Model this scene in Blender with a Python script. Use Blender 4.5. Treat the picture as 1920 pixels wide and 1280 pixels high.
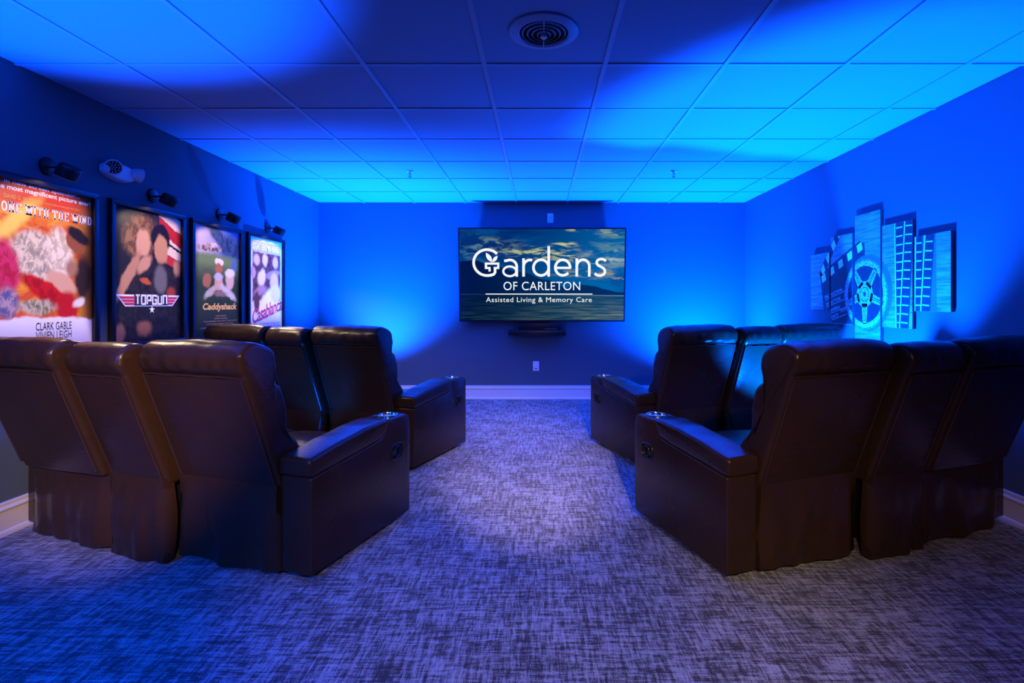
import bpy, bmesh, math, random
from mathutils import Vector, Matrix, noise
R = math.radians
for o in list(bpy.data.objects): bpy.data.objects.remove(o, do_unlink=True)
scene = bpy.context.scene
C = scene.collection
random.seed(7)

# ---------------------------------------------------------------- room size (metres)
XL, XR, YB, YF, ZC, EYE = -2.656, 2.464, 6.33, -2.3, 2.356, 1.146

# ---------------------------------------------------------------- camera (shift lens, level)
cam = bpy.data.cameras.new('camera'); camo = bpy.data.objects.new('camera', cam); C.objects.link(camo)
camo.location = (0, 0, EYE); camo.rotation_euler = (R(90), 0, 0)
cam.sensor_width = 36; cam.lens = 988/1920*36; cam.shift_x = -52/1920; cam.shift_y = -71/1920
cam.clip_start = 0.02
scene.camera = camo

# ---------------------------------------------------------------- world, exposure
w = bpy.data.worlds.new('world'); scene.world = w; w.use_nodes = True
w.node_tree.nodes['Background'].inputs[0].default_value = (0.0, 0.0, 0.0, 1)
w.node_tree.nodes['Background'].inputs[1].default_value = 0
vs = scene.view_settings
vs.view_transform = 'Standard'; vs.look = 'None'; vs.gamma = 1; vs.use_curve_mapping = False; vs.exposure = 0

# ---------------------------------------------------------------- large lights
BLUE = (0.0, 0.095, 1.0)
WARM = (1.0, 0.60, 0.36)
def spot(name, loc, aim, energy, angle, blend, color, size=0.06):
    l = bpy.data.lights.new(name, 'SPOT'); l.energy = energy; l.color = color
    l.spot_size = R(angle); l.spot_blend = blend; l.shadow_soft_size = size
    o = bpy.data.objects.new(name, l); C.objects.link(o); o.location = loc
    o.rotation_euler = (Vector(aim) - Vector(loc)).to_track_quat('-Z', 'Y').to_euler()
    return o
# blue LED wash lamps standing on the carpet: two against the back wall, one between the right rows, one beside the left rear seat
spot('blue_wash_light', (-1.85, 5.80, 0.10), (-1.76, 5.92, 2.4), 3500, 105, 0.95, BLUE)
spot('blue_wash_light', (1.85, 5.80, 0.10), (1.78, 5.92, 2.4), 3100, 134, 1.0, BLUE)
spot('blue_wash_light', (1.72, 3.48, 0.14), (2.20, 3.83, 2.356), 2100, 98, 0.35, BLUE)
spot('blue_wash_light', (-2.10, 1.50, 0.10), (-2.00, 1.60, 2.4), 1400, 64, 0.5, BLUE)
spot('blue_wash_light', (-1.50, 3.34, 0.14), (-1.60, 3.90, 0.9), 40, 70, 0.6, BLUE)
# added fill, no lamp known there: high at the rear left, turning the carpet blue
spot('blue_wash_light', (-2.2, -1.4, 2.0), (-1.85, 1.5, 0.0), 900, 58, 1.0, BLUE)
# warm ceiling spots behind the camera: a narrow and a wide one on the aisle, one on each rear seat back
spot('warm_ceiling_lamp', (0.40, -1.2, 2.28), (-0.10, 3.75, 0.0), 1500, 17, 1.0, (1.0, 0.66, 0.46), 0.05)
spot('warm_ceiling_lamp', (0.40, -1.2, 2.28), (0.15, 2.75, 0.0), 250, 44, 0.8, (1.0, 0.70, 0.50), 0.08)
spot('warm_ceiling_lamp', (0.70, -1.7, 2.28), (-1.90, 2.34, 0.66), 1300, 16.5, 0.8, WARM, 0.06)
spot('warm_ceiling_lamp', (-0.60, -1.7, 2.28), (1.50, 2.00, 0.0), 170, 26, 0.7, WARM, 0.06)

# ---------------------------------------------------------------- helpers
def tag(o, label=None, cat=None, group=None, kind=None):
    if label: o['label'] = label
    if cat: o['category'] = cat
    if group: o['group'] = group
    if kind: o['kind'] = kind
    return o
def thing(name, label, cat, loc=(0, 0, 0), rotz=0, group=None):
    o = bpy.data.objects.new(name, None); C.objects.link(o); o.empty_display_size = 0.1
    o.location = loc; o.rotation_euler = (0, 0, rotz)
    return tag(o, label, cat, group)
def join(bms):
    if not isinstance(bms, (list, tuple)): return bms
    out = bmesh.new()
    for b in bms:
        m = bpy.data.meshes.new('tmp'); b.to_mesh(m); b.free(); out.from_mesh(m); bpy.data.meshes.remove(m)
    return out
def obj(name, bm, mat, parent=None, loc=None, smooth=True, angle=40):
    bm = join(bm)
    bmesh.ops.recalc_face_normals(bm, faces=bm.faces[:])
    me = bpy.data.meshes.new(name); bm.to_mesh(me); bm.free()
    me.materials.append(mat)
    if smooth:
        me.polygons.foreach_set('use_smooth', [True]*len(me.polygons))
        me.set_sharp_from_angle(angle=R(angle))
    o = bpy.data.objects.new(name, me); C.objects.link(o)
    if parent: o.parent = parent
    if loc: o.location = loc
    return o
def inst(name, me, parent, loc=(0, 0, 0)):
    o = bpy.data.objects.new(name, me); C.objects.link(o); o.parent = parent; o.location = loc
    return o
def bx(x0, x1, y0, y1, z0, z1, bev=0, seg=2):
    bm = bmesh.new(); bmesh.ops.create_cube(bm, size=1)
    for v in bm.verts:
        v.co = Vector(((x0+x1)/2+v.co.x*(x1-x0), (y0+y1)/2+v.co.y*(y1-y0), (z0+z1)/2+v.co.z*(z1-z0)))
    if bev: bmesh.ops.bevel(bm, geom=bm.edges[:], offset=bev, segments=seg, profile=0.5, affect='EDGES')
    return bm
def prism(pts, a0, a1, axis='x', bev=0, seg=2):
    """2-D outline extruded: axis x -> pts are (y,z); y -> (x,z); z -> (x,y)"""
    bm = bmesh.new()
    def P(p, a): return {'x': (a, p[0], p[1]), 'y': (p[0], a, p[1]), 'z': (p[0], p[1], a)}[axis]
    A = [bm.verts.new(P(p, a0)) for p in pts]; B = [bm.verts.new(P(p, a1)) for p in pts]
    n = len(pts)
    bm.faces.new(A); bm.faces.new(B[::-1])
    for i in range(n): bm.faces.new((A[i], B[i], B[(i+1) % n], A[(i+1) % n]))
    bmesh.ops.recalc_face_normals(bm, faces=bm.faces[:])
    if bev: bmesh.ops.bevel(bm, geom=bm.edges[:], offset=bev, segments=seg, profile=0.5, affect='EDGES', clamp_overlap=True)
    return bm
def tube(pts, r, n=8, closed=False, cap=True):
    pts = [Vector(p) for p in pts]; bm = bmesh.new(); rings = []
    N = len(pts); up = None
    for i, p in enumerate(pts):
        if closed: t = pts[(i+1) % N]-pts[i-1]
        else: t = pts[min(i+1, N-1)]-pts[max(i-1, 0)]
        t.normalize()
        if up is None: up = Vector((0, 0, 1)) if abs(t.z) < 0.9 else Vector((1, 0, 0))
        u = (up - t*up.dot(t)).normalized(); v = t.cross(u); up = u
        rings.append([bm.verts.new(p+(u*math.cos(2*math.pi*k/n)+v*math.sin(2*math.pi*k/n))*r) for k in range(n)])
    for i in range(N if closed else N-1):
        a, b = rings[i], rings[(i+1) % N]
        for k in range(n): bm.faces.new((a[k], a[(k+1) % n], b[(k+1) % n], b[k]))
    if cap and not closed: bm.faces.new(rings[0][::-1]); bm.faces.new(rings[-1])
    return bm
def lathe(prof, n=32, M=None):
    """prof: (r,z) points, revolved about z"""
    bm = bmesh.new(); rings = []
    for r, z in prof:
        if r < 1e-6: rings.append([bm.verts.new((0, 0, z))])
        else: rings.append([bm.verts.new((r*math.cos(2*math.pi*k/n), r*math.sin(2*math.pi*k/n), z)) for k in range(n)])
    for a, b in zip(rings, rings[1:]):
        for k in range(n):
            k2 = (k+1) % n
            if len(a) == 1 and len(b) == 1: continue
            if len(a) == 1: bm.faces.new((a[0], b[k2], b[k]))
            elif len(b) == 1: bm.faces.new((a[k], a[k2], b[0]))
            else: bm.faces.new((a[k], a[k2], b[k2], b[k]))
    if M: bm.transform(M)
    return bm
def cyl_along(p0, p1, prof, n=28):
    """lathe whose z axis runs from p0 towards p1"""
    d = Vector(p1)-Vector(p0)
    M = Matrix.Translation(p0) @ d.to_track_quat('Z', 'Y').to_matrix().to_4x4()
    return lathe(prof, n, M)
def catmull(P, n, closed=True):
    out = []; N = len(P)
    for i in range(N if closed else N-1):
        p0, p1, p2, p3 = (P[(i-1) % N], P[i], P[(i+1) % N], P[(i+2) % N]) if closed else (P[max(i-1, 0)], P[i], P[i+1], P[min(i+2, N-1)])
        for k in range(n):
            t = k/n
            out.append(tuple(0.5*(2*p1[j]+(p2[j]-p0[j])*t+(2*p0[j]-5*p1[j]+4*p2[j]-p3[j])*t*t+(3*p1[j]-p0[j]-3*p2[j]+p3[j])*t**3) for j in (0, 1)))
    if not closed: out.append(tuple(P[-1]))
    return out
def sweep(prof, x0, x1, nx, rr, disp=None, caps=True):
    """closed (y,z) outline carried along x with rounded ends; disp(x,y,z,s) pushes out along the outline normal"""
    N = len(prof)
    area = sum(prof[i][0]*prof[(i+1) % N][1]-prof[(i+1) % N][0]*prof[i][1] for i in range(N))
    sg = 1 if area > 0 else -1
    nrm = []
    for i in range(N):
        t = Vector((prof[(i+1) % N][0]-prof[i-1][0], prof[(i+1) % N][1]-prof[i-1][1])).normalized()
        nrm.append((t.y*sg, -t.x*sg))
    xs = []
    ne = 5
    for k in range(ne): xs.append(x0+rr*(1-math.cos(k/ne*math.pi/2)))
    for k in range(nx+1): xs.append(x0+rr+(x1-x0-2*rr)*k/nx)
    for k in range(ne-1, -1, -1): xs.append(x1-rr*(1-math.cos(k/ne*math.pi/2)))
    bm = bmesh.new(); rings = []
    for x in xs:
        d = min(x-x0, x1-x); ins = 0
        if d < rr: ins = rr*(1-math.sqrt(max(0, 1-((rr-d)/rr)**2)))
        ring = []
        for i, (y, z) in enumerate(prof):
            q = -ins + (disp(x, y, z, i/N) if disp else 0)
            ring.append(bm.verts.new((x, y+nrm[i][0]*q, z+nrm[i][1]*q)))
        rings.append(ring)
    for a, b in zip(rings, rings[1:]):
        for i in range(N): bm.faces.new((a[i], a[(i+1) % N], b[(i+1) % N], b[i]))
    if caps:
        for ring in (rings[0], rings[-1]):
            c = sum((v.co for v in ring), Vector())/N
            cv = bm.verts.new(c)
            for i in range(N): bm.faces.new((ring[i], ring[(i+1) % N], cv))
    return bm
def rounded(P, r, n=4, step=0.03):
    out = []; N = len(P)
    for i in range(N):
        p, a, b = Vector(P[i]), Vector(P[i-1]), Vector(P[(i+1) % N])
        da, db = a-p, b-p; k = min(r, da.length*0.45, db.length*0.45)
        s0, s1 = p+da.normalized()*k, p+db.normalized()*k
        for q in range(n+1):
            t = q/n; out.append(tuple(s0*(1-t)**2+p*2*t*(1-t)+s1*t*t))
        e = (b+(p-b).normalized()*min(r, db.length*0.45, (Vector(P[(i+2) % N])-b).length*0.45))
        m = int((e-s1).length/step)
        for q in range(1, m+1): out.append(tuple(s1+(e-s1)*q/(m+1)))
    return out
def nz(x, y, z=0): return noise.noise(Vector((x, y, z)))

# ---------------------------------------------------------------- flat print helpers (lettering and printed shapes)
def text_tris(body, fit, shear=0, bold=0, spacing=1.0):
    cu = bpy.data.curves.new('txt', 'FONT'); cu.body = body; cu.shear = shear; cu.offset = bold; cu.space_character = spacing
    cu.resolution_u = 4; cu.align_x = 'CENTER'
    o = bpy.data.objects.new('txt', cu); C.objects.link(o)
    dg = bpy.context.evaluated_depsgraph_get()
    me = bpy.data.meshes.new_from_object(o.evaluated_get(dg)); me.calc_loop_triangles()
    V = [(v.co.x, v.co.y) for v in me.vertices]
    T = [tuple(V[i] for i in t.vertices) for t in me.loop_triangles]
    bpy.data.objects.remove(o); bpy.data.meshes.remove(me); bpy.data.curves.remove(cu)
    xs = [v[0] for v in V]; ys = [v[1] for v in V]
    ax, bx_, ay, by = min(xs), max(xs), min(ys), max(ys)
    X0, X1, Y0, Y1 = fit
    f = lambda p: (X0+(p[0]-ax)/(bx_-ax)*(X1-X0), Y0+(p[1]-ay)/(by-ay)*(Y1-Y0))
    return [tuple(f(p) for p in t) for t in T]
def stroke(pts, w, closed=False):
    pts = [Vector(p) for p in pts]; N = len(pts); L = []; Rr = []
    for i in range(N):
        if closed: a, b = pts[i]-pts[i-1], pts[(i+1) % N]-pts[i]
        else:
            a = pts[i]-pts[i-1] if i > 0 else pts[1]-pts[0]
            b = pts[i+1]-pts[i] if i < N-1 else pts[-1]-pts[-2]
        a.normalize(); b.normalize(); t = (a+b)
        if t.length < 1e-5: t = a
        t.normalize(); n = Vector((-t.y, t.x)); k = 1/max(0.45, math.sqrt(max(0, (1+a.dot(b))/2)))
        L.append(pts[i]+n*w/2*k); Rr.append(pts[i]-n*w/2*k)
    T = []
    for i in range(N if closed else N-1):
        j = (i+1) % N
        T += [(tuple(L[i]), tuple(Rr[i]), tuple(Rr[j])), (tuple(L[i]), tuple(Rr[j]), tuple(L[j]))]
    return T
def arc(cx, cy, rx, ry, a0, a1, n=28):
    return [(cx+rx*math.cos(R(a0+(a1-a0)*k/n)), cy+ry*math.sin(R(a0+(a1-a0)*k/n))) for k in range(n+1)]
def poly(pts):
    """triangulate a simple outline"""
    from mathutils.geometry import tessellate_polygon
    idx = tessellate_polygon([[Vector((p[0], p[1], 0)) for p in pts]])
    return [tuple(tuple(pts[i]) for i in t) for t in idx]
def rect(x0, x1, y0, y1): return [((x0, y0), (x1, y0), (x1, y1)), ((x0, y0), (x1, y1), (x0, y1))]
def ringt(cx, cy, r0, r1, n=48, a0=0, a1=360):
    T = []
    for k in range(n):
        a, b = R(a0+(a1-a0)*k/n), R(a0+(a1-a0)*(k+1)/n)
        p = lambda r, t: (cx+r*math.cos(t), cy+r*math.sin(t))
        T += [(p(r0, a), p(r1, a), p(r1, b)), (p(r0, a), p(r1, b), p(r0, b))]
    return T
def clip(T, x0, x1, y0, y1):
    out = []
    for t in T:
        P = list(t)
        for ax, lim, s in ((0, x0, 1), (0, x1, -1), (1, y0, 1), (1, y1, -1)):
            Q = []
            for i in range(len(P)):
                a, b = P[i-1], P[i]; da, db = (a[ax]-lim)*s, (b[ax]-lim)*s
                if (da >= 0) != (db >= 0):
                    k = da/(da-db); Q.append((a[0]+(b[0]-a[0])*k, a[1]+(b[1]-a[1])*k))
                if db >= 0: Q.append(b)
            P = Q
            if not P: break
        for i in range(1, len(P)-1): out.append((P[0], P[i], P[i+1]))
    return out
def flat(name, T, to3, mat, parent):
    if not T: return None
    V = []; F = []
    for t in T:
        a = (t[1][0]-t[0][0])*(t[2][1]-t[0][1])-(t[1][1]-t[0][1])*(t[2][0]-t[0][0])
        if abs(a) < 1e-10: continue
        if a < 0: t = (t[0], t[2], t[1])
        F.append((len(V), len(V)+1, len(V)+2)); V += [to3(*p) for p in t]
    me = bpy.data.meshes.new(name); me.from_pydata(V, [], F); me.materials.append(mat)
    o = bpy.data.objects.new(name, me); C.objects.link(o); o.parent = parent
    return o

# ---------------------------------------------------------------- materials
class NT:
    def __init__(s, name):
        s.m = bpy.data.materials.new(name); s.m.use_nodes = True; s.t = s.m.node_tree
        s.b = s.t.nodes['Principled BSDF']; s.out = s.t.nodes['Material Output']
    def n(s, typ, ins=None, **kw):
        nd = s.t.nodes.new(typ)
        for k, v in kw.items(): setattr(nd, k, v)
        for k, v in (ins or {}).items():
            if hasattr(v, 'links'): s.t.links.new(v, nd.inputs[k])
            else: nd.inputs[k].default_value = v
        return nd
    def link(s, a, b): s.t.links.new(a, b)
    def coord(s, kind='Object', scale=(1, 1, 1)):
        tc = s.n('ShaderNodeTexCoord'); mp = s.n('ShaderNodeMapping', {0: tc.outputs[kind], 3: scale}); return mp.outputs[0]
    def noise(s, vec, scale, detail=3, rough=0.55, dist=0):
        return s.n('ShaderNodeTexNoise', {'Vector': vec, 'Scale': scale, 'Detail': detail, 'Roughness': rough, 'Distortion': dist}).outputs[0]
    def mix(s, f, a, b, blend='MIX'):
        nd = s.n('ShaderNodeMix', data_type='RGBA', blend_type=blend)
        for k, v in ((0, f), (6, a), (7, b)):
            if hasattr(v, 'links'): s.t.links.new(v, nd.inputs[k])
            else: nd.inputs[k].default_value = v if not isinstance(v, tuple) or len(v) == 4 else (*v, 1)
        return nd.outputs[2]
    def math(s, op, a, b=None, clamp=False):
        nd = s.n('ShaderNodeMath', operation=op, use_clamp=clamp)
        for k, v in ((0, a), (1, b)):
            if v is None: continue
            if hasattr(v, 'links'): s.t.links.new(v, nd.inputs[k])
            else: nd.inputs[k].default_value = v
        return nd.outputs[0]
    def ramp(s, f, lo, hi, a=0.0, b=1.0):
        return s.n('ShaderNodeMapRange', {0: f, 1: lo, 2: hi, 3: a, 4: b}, interpolation_type='SMOOTHSTEP').outputs[0]
    def bump(s, h, strength, dist=0.01):
        nd = s.n('ShaderNodeBump', {'Strength': strength, 'Distance': dist, 'Height': h}); s.link(nd.outputs[0], s.b.inputs['Normal'])
    def set(s, **kw):
        for k, v in kw.items():
            k = k.replace('_', ' ')
            if hasattr(v, 'links'): s.link(v, s.b.inputs[k])
            else: s.b.inputs[k].default_value = v if not (isinstance(v, tuple) and len(v) == 3) else (*v, 1)
        return s
def plain(name, col, rough=0.5, metal=0, spec=0.5, nscale=40, var=0.08, bump=0.0, coat=0):
    s = NT(name); v = s.coord()
    f = s.noise(v, nscale, 3)
    s.set(Base_Color=s.mix(f, tuple(c*(1-var) for c in col), tuple(min(1, c*(1+var)) for c in col)), Roughness=rough, Metallic=metal, Coat_Weight=coat)
    s.b.inputs['Specular IOR Level'].default_value = spec
    if bump: s.bump(f, bump, 0.004)
    return s.m
def emit(name, col, k=1.0):
    s = NT(name); s.set(Base_Color=(0, 0, 0), Emission_Color=col, Emission_Strength=k, Roughness=0.3); s.b.inputs['Specular IOR Level'].default_value = 0.2
    return s.m

M = {}
M['wall'] = plain('wall_paint', (0.075, 0.115, 0.15), 0.75, nscale=220, var=0.02, bump=0.06, spec=0.25)  # bluish tint put into the colour to keep warm bounce off the walls
M['trim'] = plain('trim_paint', (0.66, 0.66, 0.67), 0.4, nscale=30, var=0.02)
M['tile'] = plain('mineral_tile', (0.20, 0.38, 0.56), 0.85, nscale=260, var=0.05, bump=0.10, spec=0.2)  # tile presumed white; blue put into its colour against warm bounced light
M['tee'] = plain('grid_metal', (0.22, 0.40, 0.58), 0.45, nscale=20, var=0.02)  # grid and vent take the same blue tint as the tiles
M['white'] = plain('white_plastic', (0.72, 0.72, 0.72), 0.4, nscale=30, var=0.02)
M['dark'] = plain('dark_cavity', (0.006, 0.006, 0.007), 0.9, spec=0.1)
M['blackmetal'] = plain('black_metal', (0.008, 0.008, 0.009), 0.42, nscale=60, bump=0.03)
M['frame'] = plain('black_frame', (0.010, 0.009, 0.010), 0.38, nscale=40)
M['blackplastic'] = plain('black_plastic', (0.008, 0.008, 0.009), 0.35, nscale=60)
M['chrome'] = plain('brushed_chrome', (0.72, 0.70, 0.68), 0.16, metal=1, nscale=90, var=0.05)
M['cupin'] = plain('steel_cup', (0.55, 0.52, 0.48), 0.28, metal=1, nscale=60, var=0.05)
M['lens'] = plain('led_lens', (0.6, 0.62, 0.65), 0.12, nscale=200, var=0.3)
def leather(name, col):
    s = NT(name); v = s.coord()
    big = s.noise(v, 5, 4, 0.55, 0.6)
    vo = s.n('ShaderNodeTexVoronoi', {'Vector': v, 'Scale': 210.0}, feature='DISTANCE_TO_EDGE').outputs['Distance']
    grain = s.ramp(vo, 0.0, 0.25)
    wr = s.noise(s.coord('Object', (3, 9, 9)), 3.2, 5, 0.6, 1.2)
    s.set(Base_Color=s.mix(big, tuple(c*0.85 for c in col), tuple(c*1.2 for c in col)),
          Roughness=s.ramp(big, 0.2, 0.8, 0.19, 0.30))
    s.b.inputs['Specular IOR Level'].default_value = 0.28
    h = s.math('ADD', s.math('MULTIPLY', grain, 0.05), s.math('MULTIPLY', wr, 1.0))
    s.bump(h, 0.14, 0.012)
    return s.m
M['leather'] = leather('dark_brown_leather', (0.034, 0.017, 0.0075))
M['stitch'] = plain('leather_piping', (0.036, 0.020, 0.013), 0.32, nscale=90)

def carpet():
    s = NT('woven_carpet'); tc = s.n('ShaderNodeTexCoord').outputs['Object']
    def nn(sc, scale, det=3, rough=0.6):
        return s.noise(s.n('ShaderNodeMapping', {0: tc, 3: sc}).outputs[0], scale, det, rough)
    hx = nn((7, 62, 1), 1.0, 3, 0.65)          # short dashes along x
    hy = nn((62, 7, 1), 1.0, 3, 0.65)          # short dashes along y
    hx2 = nn((22, 170, 1), 1.0, 2, 0.6)
    hy2 = nn((170, 22, 1), 1.0, 2, 0.6)
    patch = nn((5, 5, 1), 1.0, 3, 0.6)
    fine = nn((260, 260, 1), 1.0, 2, 0.7)
    a = s.math('MULTIPLY', s.math('ADD', hx, hy), 0.5)
    b = s.math('MULTIPLY', s.math('ADD', hx2, hy2), 0.5)
    t = s.math('ADD', s.math('ADD', s.math('MULTIPLY', a, 0.62), s.math('MULTIPLY', b, 0.40)), s.math('MULTIPLY', fine, 0.25))
    t = s.math('ADD', t, s.math('MULTIPLY', patch, 0.14))
    f = s.ramp(t, 0.640, 0.80)
    col = s.mix(f, (0.030, 0.036, 0.048), (0.43, 0.46, 0.50))
    s.set(Base_Color=col, Roughness=0.95, Sheen_Weight=0.15)
    s.b.inputs['Specular IOR Level'].default_value = 0.1
    s.bump(s.math('ADD', f, fine), 0.5, 0.006)
    return s.m
M['carpet'] = carpet()

# ---------------------------------------------------------------- structure
def struct(name, bm, mat, parent=None, smooth=False):
    o = obj(name, bm, mat, parent, smooth=smooth)
    if not parent: o['kind'] = 'structure'
    return o
struct('floor', bx(XL-0.1, XR+0.1, YF-0.1, YB+0.1, -0.1, 0), M['carpet'])
struct('wall_back', bx(XL-0.1, XR+0.1, YB, YB+0.1, 0, ZC+0.1), M['wall'])
struct('wall_left', bx(XL-0.1, XL, YF, YB, 0, ZC+0.1), M['wall'])
struct('wall_right', bx(XR, XR+0.1, YF, YB, 0, ZC+0.1), M['wall'])
struct('wall_front', bx(XL-0.1, XR+0.1, YF-0.1, YF, 0, ZC+0.1), M['wall'])
BB = [(0, 0), (0.022, 0), (0.022, 0.012), (0.019, 0.022), (0.013, 0.027), (0.013, 0.118), (0.017, 0.124), (0.020, 0.130), (0.017, 0.138), (0.009, 0.142), (0.008, 0.150), (0.012, 0.155), (0.010, 0.162), (0, 0.164)]
struct('baseboard_back', prism([(YB-d, z) for d, z in BB], XL, XR, 'x'), M['trim'])
struct('baseboard_left', prism([(XL+d, z) for d, z in BB], YF, YB, 'y'), M['trim'])
struct('baseboard_right', prism([(XR-d, z) for d, z in BB], YF, YB, 'y'), M['trim'])
struct('baseboard_front', prism([(YF+d, z) for d, z in BB], XL, XR, 'x'), M['trim'])

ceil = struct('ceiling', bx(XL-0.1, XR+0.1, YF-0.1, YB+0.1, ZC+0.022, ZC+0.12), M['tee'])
GX = [-0.28+0.61*k for k in range(-3, 5)]
GY = [YB-0.61*k for k in range(1, 15) if YB-0.61*k > YF+0.1]
ex = [XL]+GX+[XR]; ey = [YF]+GY[::-1]+[YB]
tcache = {}
for i in range(len(ex)-1):
    for j in range(len(ey)-1):
        wx, wy = ex[i+1]-ex[i]-0.010, ey[j+1]-ey[j]-0.010
        key = (round(wx, 3), round(wy, 3))
        if key not in tcache:
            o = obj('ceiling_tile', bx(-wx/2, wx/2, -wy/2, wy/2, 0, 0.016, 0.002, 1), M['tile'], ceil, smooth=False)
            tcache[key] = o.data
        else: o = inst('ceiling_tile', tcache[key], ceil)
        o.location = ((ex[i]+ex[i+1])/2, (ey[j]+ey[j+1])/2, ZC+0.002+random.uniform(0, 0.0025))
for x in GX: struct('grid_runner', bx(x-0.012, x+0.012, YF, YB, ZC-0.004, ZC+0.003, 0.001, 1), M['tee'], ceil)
cc = {}
for j, y in enumerate(GY):
    for i in range(len(ex)-1):
        a, b = ex[i]+(0.0125 if i else 0), ex[i+1]-(0.0125 if i < len(ex)-2 else 0)
        key = round(b-a, 3)
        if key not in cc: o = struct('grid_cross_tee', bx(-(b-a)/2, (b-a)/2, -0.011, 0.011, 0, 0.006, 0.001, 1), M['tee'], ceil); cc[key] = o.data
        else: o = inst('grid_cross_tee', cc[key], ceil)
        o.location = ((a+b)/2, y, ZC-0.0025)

# ---------------------------------------------------------------- reclining loveseats
D = 0.74          # depth of the arms
def make_loveseat():
    t = thing('reclining_loveseat', 'x', 'loveseat')
    LT = M['leather']
    obj('base_frame', bx(-0.725, 0.725, 0.05, 0.66, 0.06, 0.33, 0.01), M['blackmetal'], t)
    for sx in (-0.80, 0.80):
        for y in (0.07, 0.66):
            obj('foot', lathe([(0, 0), (0.024, 0), (0.028, 0.008), (0.026, 0.036), (0, 0.036)], 16, Matrix.Translation((sx, y, 0))), M['blackplastic'], t)
    body = [(0.0, 0.034), (D-0.01, 0.034), (D, 0.05), (D, 0.50), (D-0.006, 0.535), (D-0.028, 0.556), (D-0.05, 0.560), (0.552, 0.560), (0.536, 0.551),
            (0.522, 0.522), (0.508, 0.494), (0.485, 0.481), (0.40, 0.470), (0.0, 0.434)]
    pad = [(0.004, 0.437), (0.40, 0.473), (0.483, 0.484), (0.506, 0.497), (0.520, 0.523), (0.534, 0.554), (0.528, 0.565), (0.49, 0.567), (0.36, 0.560), (0.18, 0.541), (0.0, 0.513), (-0.010, 0.500), (-0.010, 0.447)]
    for s in (-1, 1):
        x0, x1 = sorted((s*0.732, s*0.885))
        cx = (x0+x1)/2
        a = obj('arm', prism(body, x0, x1, 'x', 0.012, 3), LT, t)
        # hole for the cup
        cutter = obj('cutter', lathe([(0, 0), (0.0435, 0), (0.0435, 0.2), (0, 0.2)], 32, Matrix.Translation((cx, 0.645, 0.475))), LT, smooth=False)
        md = a.modifiers.new('b', 'BOOLEAN'); md.object = cutter; md.operation = 'DIFFERENCE'; md.solver = 'EXACT'
        me = bpy.data.meshes.new_from_object(a.evaluated_get(bpy.context.evaluated_depsgraph_get()))
        a.modifiers.clear(); a.data = me; bpy.data.objects.remove(cutter)
        p = sweep(rounded(pad, 0.014), x0-0.005, x1+0.005, 6, 0.016, lambda x, y, z, q: 0.004*math.cos((x-cx)/0.08*1.4)+0.0025*nz(x*9, y*9, z*9))
        obj('arm_pad', p, LT, a)
        # stitched seam below the pad and down the rear corner
        xo = s*0.886
        obj('piping', [tube([(xo-s*0.004, y, z-0.006) for y, z in ((0.01, 0.436), (0.2, 0.452), (0.40, 0.470), (0.478, 0.480))], 0.003, 6),
                       tube([(xo-s*0.006, 0.004, z) for z in (0.06, 0.2, 0.42)], 0.003, 6)], M['stitch'], a)
        cup = obj('cup_holder', lathe([(0.0, 0.482), (0.038, 0.482), (0.042, 0.487), (0.0425, 0.560), (0.044, 0.5645), (0.050, 0.5655), (0.0545, 0.5635), (0.055, 0.5605), (0.0432, 0.5602), (0.0432, 0.480), (0, 0.480)], 40, Matrix.Translation((cx, 0.645, 0))), M['chrome'], a)
        # recliner pull: oval bezel let into the outer side
        ly, lz = 0.612, 0.385
        def rr(w_, h_, r_, n=6):
            P = []
            for (qx, qy, a0) in ((w_-r_, h_-r_, 0), (-w_+r_, h_-r_, 90), (-w_+r_, -h_+r_, 180), (w_-r_, -h_+r_, 270)):
                P += [(qx+r_*math.cos(R(a0+90*k/n)), qy+r_*math.sin(R(a0+90*k/n))) for k in range(n+1)]
            return P
        oval = rr(0.050, 0.038, 0.026)
        face = s*0.8855
        lev = obj('recline_lever', [tube([(face+s*0.0005, ly+y, lz+z) for y, z in oval], 0.0042, 8, True)], M['blackplastic'], a)
        obj('lever_recess', prism([(ly+y*0.93, lz+z*0.93) for y, z in oval], face-s*0.006, face+s*0.0006, 'x'), M['dark'], lev)
        # D-shaped grip with a tongue
        g = [tube([(face+s*0.002, ly+0.004+y, lz+z) for y, z in rr(0.023, 0.026, 0.018)], 0.0035, 8, True),
             bx(*sorted((face, face+s*0.004)), ly-0.042, ly-0.012, lz-0.013, lz+0.013, 0.003)]
        obj('lever_grip', g, M['blackplastic'], lev)
    # seat cushions and footrests
    def cushion(x0, x1, y0, y1, z0, z1, puff):
        pr = [(y0, z0+0.02), (y0+0.02, z0), (y1-0.05, z0), (y1-0.01, z0+0.02), (y1, z0+0.07), (y1-0.012, z1-0.045), (y1-0.06, z1-0.006), ((y0+y1)/2+0.08, z1+0.006), ((y0+y1)/2-0.08, z1), (y0+0.05, z1-0.012), (y0, z1-0.03)]
        cx = (x0+x1)/2; hw = (x1-x0)/2
        return sweep(catmull(pr, 4), x0, x1, 12, 0.03, lambda x, y, z, q: puff*math.cos((x-cx)/hw*1.4)*(1 if z > z0+0.05 else 0.2)+0.004*nz(x*8, y*8, z*8))
    for s in (-1, 1):
        x0, x1 = sorted((s*0.172, s*0.728))
        obj('seat_cushion', cushion(x0, x1, 0.12, 0.73, 0.27, 0.425, 0.016), LT, t)
        fr = [(0.66, 0.07), (0.70, 0.06), (0.735, 0.08), (0.745, 0.16), (0.735, 0.25), (0.70, 0.268), (0.66, 0.26)]
        obj('footrest', sweep(catmull(fr, 4), x0+0.004, x1-0.004, 10, 0.02, lambda x, y, z, q: 0.003*nz(x*9, y*9, z*9)), LT, t)
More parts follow.
